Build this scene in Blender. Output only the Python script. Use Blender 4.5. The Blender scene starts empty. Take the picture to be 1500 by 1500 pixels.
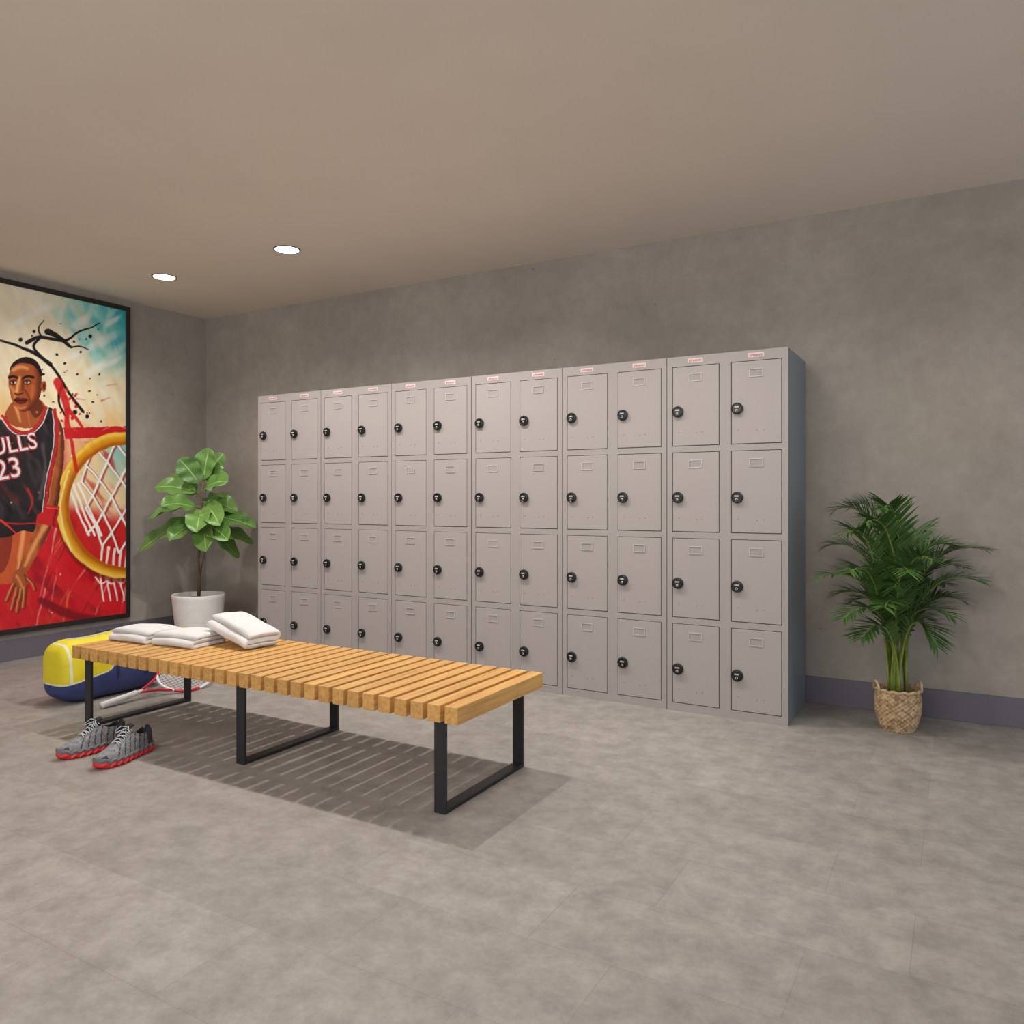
import bpy, bmesh, math, random
import numpy as np
from mathutils import Vector, Matrix
random.seed(7)
C = bpy.context.scene.collection
F = 1137.0; CH = 1.081; HY = 730.0
S30, C30 = 0.5, math.sqrt(3)/2
def atZ(px, py, Z):
    u = (px-750)/F*Z
    return Vector((-S30*Z + C30*u, C30*Z + S30*u, CH-(py-HY)/F*Z))
def at(px, py, h=0.0):
    return atZ(px, py, F*(CH-h)/(py-HY))
def L(c):
    return tuple(((v/255)/12.92 if v/255 <= .04045 else ((v/255+.055)/1.055)**2.4) for v in c)

# ---------------------------------------------------------------- materials
def newmat(name):
    m = bpy.data.materials.new(name); m.use_nodes = True
    nt = m.node_tree; b = nt.nodes['Principled BSDF']
    return m, nt, b
def setc(sock, c): sock.default_value = (*L(c), 1)
def mat(name, c, rough=.5, metal=0, var=0, vscale=8, bump=0, bscale=60, spec=.5, stretch=(1,1,1), c2=None):
    m, nt, b = newmat(name)
    setc(b.inputs['Base Color'], c); b.inputs['Roughness'].default_value = rough
    b.inputs['Metallic'].default_value = metal; b.inputs['Specular IOR Level'].default_value = spec
    tc = nt.nodes.new('ShaderNodeTexCoord'); mp = nt.nodes.new('ShaderNodeMapping')
    mp.inputs['Scale'].default_value = stretch
    nt.links.new(tc.outputs['Object'], mp.inputs['Vector'])
    if var or c2:
        n = nt.nodes.new('ShaderNodeTexNoise'); n.inputs['Scale'].default_value = vscale; n.inputs['Detail'].default_value = 6
        nt.links.new(mp.outputs[0], n.inputs['Vector'])
        r = nt.nodes.new('ShaderNodeValToRGB')
        lo = c2 if c2 else tuple(v*(1-var) for v in c)
        hi = c if c2 else tuple(min(255, v*(1+var)) for v in c)
        r.color_ramp.elements[0].position = .3; r.color_ramp.elements[0].color = (*L(lo), 1)
        r.color_ramp.elements[1].position = .7; r.color_ramp.elements[1].color = (*L(hi), 1)
        nt.links.new(n.outputs['Fac'], r.inputs['Fac']); nt.links.new(r.outputs[0], b.inputs['Base Color'])
    if bump:
        n = nt.nodes.new('ShaderNodeTexNoise'); n.inputs['Scale'].default_value = bscale; n.inputs['Detail'].default_value = 4
        nt.links.new(mp.outputs[0], n.inputs['Vector'])
        bp = nt.nodes.new('ShaderNodeBump'); bp.inputs['Strength'].default_value = bump; bp.inputs['Distance'].default_value = .01
        nt.links.new(n.outputs['Fac'], bp.inputs['Height']); nt.links.new(bp.outputs[0], b.inputs['Normal'])
    return m

def concrete(name, ca, cb, cc, rough=.85):
    m, nt, b = newmat(name); N = nt.nodes; K = nt.links
    tc = N.new('ShaderNodeTexCoord')
    n1 = N.new('ShaderNodeTexNoise'); n1.inputs['Scale'].default_value = 1.3; n1.inputs['Detail'].default_value = 12; n1.inputs['Roughness'].default_value = .66
    n1.inputs['Distortion'].default_value = .3
    n2 = N.new('ShaderNodeTexNoise'); n2.inputs['Scale'].default_value = 12; n2.inputs['Detail'].default_value = 12; n2.inputs['Roughness'].default_value = .75
    for n in (n1, n2): K.new(tc.outputs['Object'], n.inputs['Vector'])
    mx = N.new('ShaderNodeMath'); mx.operation = 'MULTIPLY_ADD'; mx.inputs[1].default_value = .4
    mh = N.new('ShaderNodeMath'); mh.operation = 'MULTIPLY'; mh.inputs[1].default_value = .6
    K.new(n1.outputs['Fac'], mh.inputs[0]); K.new(n2.outputs['Fac'], mx.inputs[0]); K.new(mh.outputs[0], mx.inputs[2])
    r = N.new('ShaderNodeValToRGB'); e = r.color_ramp.elements
    e[0].position = .37; e[0].color = (*L(ca), 1); e[1].position = .63; e[1].color = (*L(cc), 1)
    x = e.new(.5); x.color = (*L(cb), 1)
    K.new(mx.outputs[0], r.inputs['Fac'])
    v = N.new('ShaderNodeTexVoronoi'); v.inputs['Scale'].default_value = 5.5; K.new(tc.outputs['Object'], v.inputs['Vector'])
    lt = N.new('ShaderNodeMath'); lt.operation = 'LESS_THAN'; lt.inputs[1].default_value = .026; K.new(v.outputs['Distance'], lt.inputs[0])
    mix = N.new('ShaderNodeMix'); mix.data_type = 'RGBA'; K.new(lt.outputs[0], mix.inputs[0]); K.new(r.outputs[0], mix.inputs[6])
    mix.inputs[7].default_value = (*L(tuple(q*.8 for q in ca)), 1)
    K.new(mix.outputs[2], b.inputs['Base Color']); b.inputs['Roughness'].default_value = rough
    bp = N.new('ShaderNodeBump'); bp.inputs['Strength'].default_value = .2; bp.inputs['Distance'].default_value = .006
    K.new(n2.outputs['Fac'], bp.inputs['Height']); K.new(bp.outputs[0], b.inputs['Normal'])
    return m

def floor_mat():
    m, nt, b = newmat('stone floor tiles'); N = nt.nodes; K = nt.links
    tc = N.new('ShaderNodeTexCoord')
    mp = N.new('ShaderNodeMapping'); mp.inputs['Location'].default_value = (.1, .13, 0); K.new(tc.outputs['Object'], mp.inputs['Vector'])
    br = N.new('ShaderNodeTexBrick'); br.offset = .37; br.inputs['Scale'].default_value = 1.0
    br.inputs['Brick Width'].default_value = .6; br.inputs['Row Height'].default_value = .3
    br.inputs['Mortar Size'].default_value = .0013; br.inputs['Mortar Smooth'].default_value = .6
    setc(br.inputs['Color1'], (160,155,150)); setc(br.inputs['Color2'], (150,145,140)); setc(br.inputs['Mortar'], (140,135,130))
    K.new(mp.outputs[0], br.inputs['Vector'])
    n = N.new('ShaderNodeTexNoise'); n.inputs['Scale'].default_value = 9; n.inputs['Detail'].default_value = 14; n.inputs['Roughness'].default_value = .78
    K.new(tc.outputs['Object'], n.inputs['Vector'])
    r = N.new('ShaderNodeValToRGB'); e = r.color_ramp.elements
    e[0].position = .36; e[0].color = (.72,.71,.70,1); e[1].position = .64; e[1].color = (1.13,1.13,1.12,1)
    K.new(n.outputs['Fac'], r.inputs['Fac'])
    mu = N.new('ShaderNodeMix'); mu.data_type = 'RGBA'; mu.blend_type = 'MULTIPLY'; mu.inputs[0].default_value = 1
    K.new(br.outputs['Color'], mu.inputs[6]); K.new(r.outputs[0], mu.inputs[7]); K.new(mu.outputs[2], b.inputs['Base Color'])
    b.inputs['Roughness'].default_value = .5; b.inputs['Specular IOR Level'].default_value = .35
    bp = N.new('ShaderNodeBump'); bp.inputs['Strength'].default_value = .12; bp.inputs['Distance'].default_value = .01
    K.new(n.outputs['Fac'], bp.inputs['Height']); K.new(bp.outputs[0], b.inputs['Normal'])
    return m

def wood_mat():
    m, nt, b = newmat('honey oak'); N = nt.nodes; K = nt.links
    tc = N.new('ShaderNodeTexCoord'); g = N.new('ShaderNodeNewGeometry')
    mp = N.new('ShaderNodeMapping'); mp.inputs['Scale'].default_value = (70, 4, 70)
    ad = N.new('ShaderNodeVectorMath'); ad.operation = 'ADD'
    sc = N.new('ShaderNodeVectorMath'); sc.operation = 'SCALE'; sc.inputs['Scale'].default_value = 9
    cb = N.new('ShaderNodeCombineXYZ')
    for k in range(3): K.new(g.outputs['Random Per Island'], cb.inputs[k])
    K.new(cb.outputs[0], sc.inputs[0]); K.new(tc.outputs['Object'], mp.inputs[0]); K.new(mp.outputs[0], ad.inputs[0]); K.new(sc.outputs[0], ad.inputs[1])
    n = N.new('ShaderNodeTexNoise'); n.inputs['Scale'].default_value = 1; n.inputs['Detail'].default_value = 5
    K.new(ad.outputs[0], n.inputs['Vector'])
    r = N.new('ShaderNodeValToRGB'); e = r.color_ramp.elements
    e[0].position = .3; e[0].color = (*L((188,136,74)), 1); e[1].position = .65; e[1].color = (*L((216,168,98)), 1)
    K.new(n.outputs['Fac'], r.inputs['Fac'])
    hs = N.new('ShaderNodeHueSaturation'); hs.inputs['Saturation'].default_value = 1.0
    mr = N.new('ShaderNodeMapRange'); mr.inputs[3].default_value = .9; mr.inputs[4].default_value = 1.06
    K.new(g.outputs['Random Per Island'], mr.inputs[0]); K.new(mr.outputs[0], hs.inputs['Value'])
    K.new(r.outputs[0], hs.inputs['Color']); K.new(hs.outputs[0], b.inputs['Base Color'])
    b.inputs['Roughness'].default_value = .45
    return m

def leaf_mat(name, base, light, rib, veins=14, rough=.4):
    m, nt, b = newmat(name); N = nt.nodes; K = nt.links
    uv = N.new('ShaderNodeUVMap'); sp = N.new('ShaderNodeSeparateXYZ'); K.new(uv.outputs[0], sp.inputs[0])
    def math_(op, a, bb=None, c=None):
        x = N.new('ShaderNodeMath'); x.operation = op
        for i, q in enumerate((a, bb, c)):
            if q is None: continue
            if isinstance(q, (int, float)): x.inputs[i].default_value = q
            else: K.new(q, x.inputs[i])
        return x.outputs[0]
    ax = math_('ABSOLUTE', math_('SUBTRACT', sp.outputs[0], .5))
    midrib = math_('LESS_THAN', ax, .022)
    ph = math_('FRACT', math_('MULTIPLY_ADD', sp.outputs[1], veins, math_('MULTIPLY', ax, -7)))
    vein = math_('LESS_THAN', math_('ABSOLUTE', math_('SUBTRACT', ph, .5)), .08)
    n = N.new('ShaderNodeTexNoise'); n.inputs['Scale'].default_value = 9; tc = N.new('ShaderNodeTexCoord'); K.new(tc.outputs['Object'], n.inputs['Vector'])
    g = N.new('ShaderNodeNewGeometry')
    fac = math_('MULTIPLY', math_('ADD', n.outputs['Fac'], g.outputs['Random Per Island']), .5)
    edge = math_('MULTIPLY', math_('POWER', math_('MULTIPLY', ax, 2), 8), .15)
    mx = N.new('ShaderNodeMix'); mx.data_type = 'RGBA'; K.new(math_('MINIMUM', math_('ADD', fac, edge), 1), mx.inputs[0])
    mx.inputs[6].default_value = (*L(base), 1); mx.inputs[7].default_value = (*L(light), 1)
    m2 = N.new('ShaderNodeMix'); m2.data_type = 'RGBA'
    K.new(math_('MAXIMUM', midrib, math_('MULTIPLY', vein, .3)), m2.inputs[0]); K.new(mx.outputs[2], m2.inputs[6]); m2.inputs[7].default_value = (*L(rib), 1)
    K.new(m2.outputs[2], b.inputs['Base Color']); b.inputs['Roughness'].default_value = rough
    return m

def weave_mat():
    m, nt, b = newmat('woven seagrass'); N = nt.nodes; K = nt.links
    uv = N.new('ShaderNodeTexCoord'); n = N.new('ShaderNodeTexNoise'); n.inputs['Scale'].default_value = 45; K.new(uv.outputs['Object'], n.inputs['Vector'])
    g = N.new('ShaderNodeNewGeometry')
    r = N.new('ShaderNodeValToRGB'); e = r.color_ramp.elements
    e[0].position = .44; e[0].color = (*L((140,112,82)), 1); e[1].position = .56; e[1].color = (*L((210,180,142)), 1)
    ad = N.new('ShaderNodeMath'); ad.operation = 'MULTIPLY_ADD'; ad.inputs[1].default_value = .35
    K.new(n.outputs['Fac'], ad.inputs[0])
    sb = N.new('ShaderNodeMath'); sb.operation = 'MULTIPLY'; sb.inputs[1].default_value = .65; K.new(g.outputs['Pointiness'], sb.inputs[0]); K.new(sb.outputs[0], ad.inputs[2])
    K.new(ad.outputs[0], r.inputs['Fac']); K.new(r.outputs[0], b.inputs['Base Color']); b.inputs['Roughness'].default_value = .85
    return m

def emit(name, c, s):
    m, nt, b = newmat(name); setc(b.inputs['Base Color'], c); setc(b.inputs['Emission Color'], c); b.inputs['Emission Strength'].default_value = s
    return m

M = dict(
 wall=concrete('polished concrete plaster', (150,142,133), (162,154,145), (174,166,157)),
 ceil=mat('painted ceiling', (238,225,211), .9, var=.01, vscale=2),
 base=mat('plum grey skirting', (106,101,112), .55),
 floor=floor_mat(), wood=wood_mat(),
 steel=mat('black powder coated steel', (34,35,38), .45),
 paint=mat('light grey locker enamel', (161,154,152), .42, spec=.4),
 side=mat('carcass enamel with painted blue grey shade', (122,131,137), .45, spec=.4),  # cool shaded tone of the locker side put into the enamel colour
 door=mat('door grey enamel', (165,158,156), .4, spec=.4),
 seam=mat('dark seam', (84,79,77), .8),
 holder=mat('bright card holder rim', (190,184,181), .35, metal=.1),
 card=mat('recessed card', (158,151,149), .6),
 black=mat('black lock plastic', (14,14,16), .3),
 grey=mat('lock dial grey', (46,46,50), .35),
 white=mat('white print', (240,240,240), .5),
 plate=mat('white maker sticker', (214,204,202), .4),
 red=mat('red print', (190,64,70), .5),
 frame=mat('black poster frame', (38,34,34), .35),
 pot=mat('white matt ceramic', (232,229,224), .6, var=.02, vscale=14, bump=.15, bscale=40),
 soil=mat('dark potting soil', (52,40,32), .95, bump=1, bscale=90, var=.25, vscale=60),
 bark=mat('brown bark', (104,84,62), .85, var=.2, vscale=40, bump=.5),
 fig=leaf_mat('broad leaf green', (62,106,46), (116,158,74), (158,190,110), 9, .36),
 palm=leaf_mat('palm leaf green', (42,74,34), (82,118,56), (92,128,60), 1, .42),
 stalk=mat('palm stalk green', (122,138,60), .55, var=.2, vscale=20),
 basket=weave_mat(),
 towel=mat('white terry cloth', (240,239,239), .95, bump=.8, bscale=320, spec=.1),
 navy=mat('navy fabric', (46,56,104), .7, bump=.3, bscale=300),
 trim=mat('pale blue grey trim', (150,166,174), .6),
 meshgrey=mat('grey shoe knit', (152,154,156), .8, c2=(112,114,118), vscale=60, bump=.6, bscale=300),
 dark=mat('dark lining', (34,34,38), .9),
 dark2=mat('charcoal shoe overlay', (58,58,62), .7),
 solered=mat('red rubber', (212,40,46), .5),
 solegrey=mat('grey midsole', (108,108,112), .6),
 lace=mat('pale grey lace', (190,192,194), .8),
 racketred=mat('red racket enamel', (206,36,52), .3),
 racketwhite=mat('white racket enamel', (228,228,232), .3),
 racketblue=mat('blue racket enamel', (44,60,130), .3),
 gripwhite=mat('white grip tape', (236,234,232), .7, bump=.5, bscale=120),
 string=mat('white string', (228,228,232), .5),
 diff=emit('lit diffuser', (255,250,242), 9),
 ltrim=mat('dark downlight ring', (70,62,58), .5),
)

# ---------------------------------------------------------------- mesh helper
class MB:
    def __init__(s): s.v=[]; s.f=[]; s.m=[]; s.uv=[]
    def add(s, vs, fs, m=0, uvs=None):
        o=len(s.v); s.v += [tuple(q) for q in vs]
        for i,f in enumerate(fs):
            s.f.append(tuple(k+o for k in f)); s.m.append(m if isinstance(m,int) else m[i])
            s.uv.append([uvs[k] for k in f] if uvs else [(0,0)]*len(f))
    def box(s,x0,x1,y0,y1,z0,z1,m=0):
        s.add([(x0,y0,z0),(x1,y0,z0),(x1,y1,z0),(x0,y1,z0),(x0,y0,z1),(x1,y0,z1),(x1,y1,z1),(x0,y1,z1)],
              [(0,3,2,1),(4,5,6,7),(0,1,5,4),(1,2,6,5),(2,3,7,6),(3,0,4,7)],m)
    def tube(s,pts,r,n=8,m=0,closed=False,mfn=None):
        pts=[Vector(p) for p in pts]; k=len(pts); rs=r if isinstance(r,(list,tuple)) else [r]*k
        t0=(pts[1]-pts[0]).normalized(); up=Vector((0,0,1)) if abs(t0.z)<.9 else Vector((1,0,0))
        nrm=t0.cross(up).normalized(); vs=[]
        for i,p in enumerate(pts):
            a=pts[(i+1)%k] if (closed or i<k-1) else pts[i]; b=pts[i-1] if (closed or i>0) else pts[i]
            t=(a-b).normalized(); nrm=(nrm-t*nrm.dot(t)).normalized(); bn=t.cross(nrm)
            for j in range(n):
                an=2*math.pi*j/n; vs.append(p+(nrm*math.cos(an)+bn*math.sin(an))*rs[i])
        fs=[];mm=[]
        for i in range(k if closed else k-1):
            for j in range(n):
                a=i*n+j; b=i*n+(j+1)%n; c=((i+1)%k)*n+(j+1)%n; d=((i+1)%k)*n+j; fs.append((a,b,c,d)); mm.append(mfn(i) if mfn else m)
        if not closed: fs += [tuple(range(n))[::-1], tuple((k-1)*n+j for j in range(n))]; mm += [mm[0],mm[-1]]
        s.add(vs,fs,mm)
    def lathe(s,prof,n=32,m=0,fn=None,disp=None):
        vs=[];fs=[];k=len(prof)
        for i,(r,z) in enumerate(prof):
            for j in range(n):
                a=2*math.pi*j/n; rr=r+(disp(i,j) if disp else 0)
                p=(rr*math.cos(a),rr*math.sin(a),z); vs.append(fn(p) if fn else p)
        for i in range(k-1):
            for j in range(n): fs.append((i*n+j,i*n+(j+1)%n,(i+1)*n+(j+1)%n,(i+1)*n+j))
        mm=[m]*len(fs) if isinstance(m,int) else [m[i//n] for i in range(len(fs))]
        fs.append(tuple(range(n))[::-1]); fs.append(tuple((k-1)*n+j for j in range(n)))
        mm += [mm[0], mm[-1]]
        s.add(vs,fs,mm)
    def build(s,name,mats,parent=None,smooth=False,bevel=0,subsurf=0,loc=None,recalc=True,autosm=None):
        me=bpy.data.meshes.new(name); me.from_pydata(s.v,[],s.f)
        mats=mats if isinstance(mats,(list,tuple)) else [mats]
        for q in mats: me.materials.append(q)
        me.polygons.foreach_set('material_index',s.m)
        ul=me.uv_layers.new(name='UVMap'); flat=[c for f in s.uv for uvp in f for c in uvp]
        ul.data.foreach_set('uv',flat)
        if recalc:
            bm=bmesh.new(); bm.from_mesh(me); bmesh.ops.recalc_face_normals(bm,faces=bm.faces); bm.to_mesh(me); bm.free()
        me.polygons.foreach_set('use_smooth',[bool(smooth)]*len(me.polygons))
        if autosm and smooth: me.set_sharp_from_angle(angle=math.radians(autosm))
        o=bpy.data.objects.new(name,me); C.objects.link(o)
        if parent: o.parent=parent
        if loc: o.location=loc
        if bevel:
            b=o.modifiers.new('bevel','BEVEL'); b.width=bevel; b.segments=2; b.limit_method='ANGLE'
        if subsurf:
            b=o.modifiers.new('subsurf','SUBSURF'); b.levels=subsurf; b.render_levels=subsurf
        return o
def thing(name,label,cat,loc=(0,0,0),rot=(0,0,0),group=None):
    o=bpy.data.objects.new(name,None); C.objects.link(o); o.location=loc; o.rotation_euler=rot; o.empty_display_size=.1
    o['label']=label; o['category']=cat
    if group: o['group']=group
    return o
def struct(name,mb,m,**k):
    o=mb.build(name,m,**k); o['kind']='structure'; return o
def copy_tree(o,parent=None):
    c=o.copy(); C.objects.link(c); c.parent=parent
    for ch in list(o.children): copy_tree(ch,c)
    return c
def text_mesh(body,size,offset=0,shear=0):
    cu=bpy.data.curves.new('t','FONT'); cu.body=body; cu.size=size; cu.align_x='CENTER'; cu.align_y='CENTER'; cu.offset=offset; cu.shear=shear
    cu.resolution_u=3
    o=bpy.data.objects.new('t',cu); C.objects.link(o); dg=bpy.context.evaluated_depsgraph_get(); dg.update()
    me=bpy.data.meshes.new_from_object(o.evaluated_get(dg)); vs=[tuple(v.co) for v in me.vertices]; fs=[tuple(p.vertices) for p in me.polygons]
    bpy.data.objects.remove(o); bpy.data.curves.remove(cu); bpy.data.meshes.remove(me)
    return vs,fs

# ---------------------------------------------------------------- room shell
XL, YB, ZC = -5.482, 4.36, 2.583
XR, YF = 3.0, -2.6
b=MB(); b.box(XL-.1,XR,YF,YB+.1,-.1,0); struct('floor',b,M['floor'])
b=MB(); b.box(XL-.1,XR,YF,YB+.1,ZC,ZC+.1); struct('ceiling',b,M['ceil'])
b=MB(); b.box(XL,XR,YB,YB+.1,0,ZC); struct('wall_back',b,M['wall'])
b=MB(); b.box(XL-.1,XL,YF,YB+.1,0,ZC); struct('wall_left',b,M['wall'])
b=MB(); b.box(XL+.014,XR,YB-.014,YB,0,.14); struct('baseboard_back',b,M['base'],bevel=.002)
b=MB(); b.box(XL,XL+.014,YF,YB,0,.14); struct('baseboard_left',b,M['base'],bevel=.002)

# ---------------------------------------------------------------- lockers
UW, UD, UH = .597, .47, 1.80
def make_locker():
    t=thing('locker_unit','x','locker')
    cols=[(.029,.270),(.327,.568)]; rows=[(1.75-.435*k-.405,1.75-.435*k) for k in range(4)]
    b=MB(); fr=.014; e_=.0018
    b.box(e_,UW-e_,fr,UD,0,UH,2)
    b.box(.006,UW-.006,fr-.0012,fr,.006,UH-.006,1)      # shadowed back of the openings
    xs=[(e_,cols[0][0]),(cols[0][1],cols[1][0]),(cols[1][1],UW-e_)]
    for x0,x1 in xs: b.box(x0,x1,0,fr,0,UH)
    zs=[0]+[z for r in reversed(rows) for z in r]+[UH]
    for (c0,c1) in cols:
        for i in range(0,10,2): b.box(c0,c1,0,fr,zs[i],zs[i+1])
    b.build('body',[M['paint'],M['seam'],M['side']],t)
    tv,tf=text_mesh('phoenix',.019,.0003,.15)
    dv,df=text_mesh('0000',.0105,.0001)
    rv=MB(); rv.lathe([(.0022,0),(.0018,.0014)],8,0,fn=lambda q:(q[0],-q[2],q[1]))
    for (c0,c1) in cols:
        cx=(c0+c1)/2
        p=MB(); p.box(-.037,.037,-.0012,0,-.0105,.0105); pl=p.build('maker_plate',M['plate'],t,loc=(cx,0,1.776)); pl['label']='small white sticker with red lettering'
        p=MB(); p.add([(x,-.0018,z) for x,z,_ in tv],tf); p.build('lettering',M['red'],pl,recalc=False)
        for (z0,z1) in rows:
            d=MB(); g=.0032; w=c1-c0; h=z1-z0
            d.box(g,w-g,-.001,.012,g,h-g,0)
            do=d.build('door',[M['door']],t,bevel=.0018,loc=(c0,0,z0))
            p=MB(); hw,hh=.033,.020; yy=-.0032
            for (a0,a1,q0,q1) in ((-hw,hw,hh-.0038,hh),(-hw,hw,-hh,-hh+.0038),(-hw,-hw+.0036,-hh,hh),(hw-.0036,hw,-hh,hh)):
                p.box(a0,a1,yy,0,q0,q1,0)
            p.box(-hw+.002,hw-.002,-.0004,0,-hh+.002,hh-.002,1)
            p.build('card_holder',[M['holder'],M['card']],do,loc=(w/2,-.001,h-.06))
            for (rx,rz) in ((.035,.07),(.125,.065),(.155,.068)):
                rv.build('rivet',M['seam'],do,loc=(rx,-.001,rz))
            p=MB()
            fn=lambda q:(q[0],-q[2],q[1])
            p.lathe([(.027,0),(.0285,.004),(.0285,.012),(.0265,.0155),(.022,.0165),(.0205,.0155),(.001,.0155)],28,0,fn=fn)
            p.box(-.0155,.0155,-.0175,-.0155,.0015,.0125,2)
            p.add([(x,-.0179,z+.007) for x,z,_ in dv],df,1)
            fn2=lambda q:(q[0],-.0155-q[2],q[1]-.0095)
            p.lathe([(.0058,0),(.0058,.003),(.0042,.004),(.0040,.0042),(.001,.0042)],16,[0,1,0,0],fn=fn2)
            p.build('combination_lock',[M['black'],M['white'],M['grey']],do,loc=(.031,-.001,h-.23))
    return t
base_locker=make_locker()
LX=-.705-6*UW
labs=['grey eight-door locker unit at the far end, closest to the broad-leaved plant in white pot',
 'grey eight-door locker unit, second from the broad-leaved plant end of the row',
 'grey eight-door locker unit, third from the broad-leaved plant end of the row',
 'grey eight-door locker unit, third from the palm end of the row',
 'grey eight-door locker unit, second from the palm end of the row',
 'grey eight-door locker unit with exposed bluish side panel, closest to the palm']
for i in range(6):
    o=base_locker if i==0 else copy_tree(base_locker)
    o.location=(LX+i*UW,3.843+(0,.001,0,.0012,0,-.001)[i],0); o['label']=labs[i]; o['group']='row of locker units along the back wall'

# ---------------------------------------------------------------- bench
bx0,bx1,by0,by1,bh,th=-3.665,-1.455,2.155,2.77,.38,.06
bcx,bcy=(bx0+bx1)/2,(by0+by1)/2
t=thing('bench','low bench with honey-coloured wooden slats on black steel leg frames','bench',(bcx,bcy,0))
gap=.019
b=MB(); ns=31; pitch=(bx1-bx0+gap)/ns
for k in range(ns):
    x0=bx0+k*pitch-bcx; b.box(x0,x0+pitch-gap,by0-bcy,by1-bcy,bh-th,bh)
b.build('slatted_seat',M['wood'],t,bevel=.0025)
for y in (-.20,.20):
    b=MB(); b.box(bx0-bcx+.03,bx1-bcx-.03,y-.02,y+.02,bh-th-.001,bh-.022); b.build('support_rail',M['wood'],t)
for x in (-3.58,-2.535,-1.545):
    b=MB(); w=.0235; y0,y1=2.18-bcy,2.735-bcy; q=.013; xx=x-bcx; top=bh-th-.001
    b.box(xx-w,xx+w,y0,y0+q,0,top); b.box(xx-w,xx+w,y1-q,y1,0,top); b.box(xx-w,xx+w,y0+q,y1-q,0,q); b.box(xx-w,xx+w,y0+q,y1-q,top-q,top)
    b.build('leg_frame',M['steel'],t,bevel=.0012)

# ---------------------------------------------------------------- towels
def towel(label,loc,rotz,W,D,layers,th,tilt=(0,0),seed=1):
    path=[]; y0,y1=-D/2+th/2,D/2-th/2; d=-1
    for k in range(layers):
        z=th*(k+.5); ys=np.linspace(y1,y0,9) if d<0 else np.linspace(y0,y1,9)
        for y in ys: path.append((y,z))
        if k<layers-1:
            yc=ys[-1]
            for a in (30,60,90,120,150):
                ar=math.radians(a); path.append((yc+d*math.sin(ar)*th/2, z+th/2-math.cos(ar)*th/2))
        d=-d
    n=len(path)
    nor=[]
    for i in range(n):
        a=path[max(i-1,0)]; c=path[min(i+1,n-1)]; tx,tz=c[0]-a[0],c[1]-a[1]; l=math.hypot(tx,tz); nor.append((-tz/l,tx/l))
    xs=[0,.006,.02,.05]+list(np.linspace(.1,.9,15))+[.95,.98,.994,1]
    fac=[.45,.75,.93,1]+[1]*15+[1,.93,.75,.45]
    vs=[];fs=[]
    for xf,tf in zip(xs,fac):
        x=(xf-.5)*W; h=th*.48*tf
        ring=[(path[i][0]+nor[i][0]*h,path[i][1]+nor[i][1]*h) for i in range(n)]+[(path[i][0]-nor[i][0]*h,path[i][1]-nor[i][1]*h) for i in reversed(range(n))]
        for (y,z) in ring:
            lay=z/(th*layers)
            xx=x*(1-.03*lay+.02*math.sin(lay*9+seed))+.002*math.sin(y*60+seed)
            zz=z*(1-.12*(1-math.cos((xf-.5)*2.6)))*(1+.03*math.sin(xx*35+seed)*lay)+.0012*math.sin(xx*50+y*35+seed)*lay
            zz*=1-.10*(abs(y)/(D/2))**3*lay
            if z<th*.2: zz=max(zz,.0005)
            vs.append((xx,y+.003*math.sin(xx*25+lay*5+seed),zz))
    k=2*n
    for i in range(len(xs)-1):
        for j in range(k): fs.append((i*k+j,i*k+(j+1)%k,(i+1)*k+(j+1)%k,(i+1)*k+j))
    for base in (0,(len(xs)-1)*k):
        for i in range(n-1): fs.append((base+i,base+i+1,base+k-2-i,base+k-1-i))
    mb=MB(); mb.add(vs,fs)
    o=mb.build('towel',M['towel'],smooth=True)
    o.location=loc; o.rotation_euler=(tilt[0],tilt[1],rotz)
    o['label']=label; o['category']='towel'; o['group']='white towels at the left end of the bench'
    return o
towel('folded white towel nearest the left end of the bench',(-3.515,2.44,bh),math.radians(3),.265,.21,3,.022,seed=1)
towel('folded white towel lying flat between the other two towels',(-3.225,2.47,bh),math.radians(6),.27,.21,3,.022,seed=2)
th3=math.radians(12)
towel('plump white towel leaning on the flat pair, farthest right of the three',(-2.985,2.585,bh+.165*math.sin(th3)+.003),math.radians(-8),.33,.18,3,.027,tilt=(0,th3),seed=5)

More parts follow.
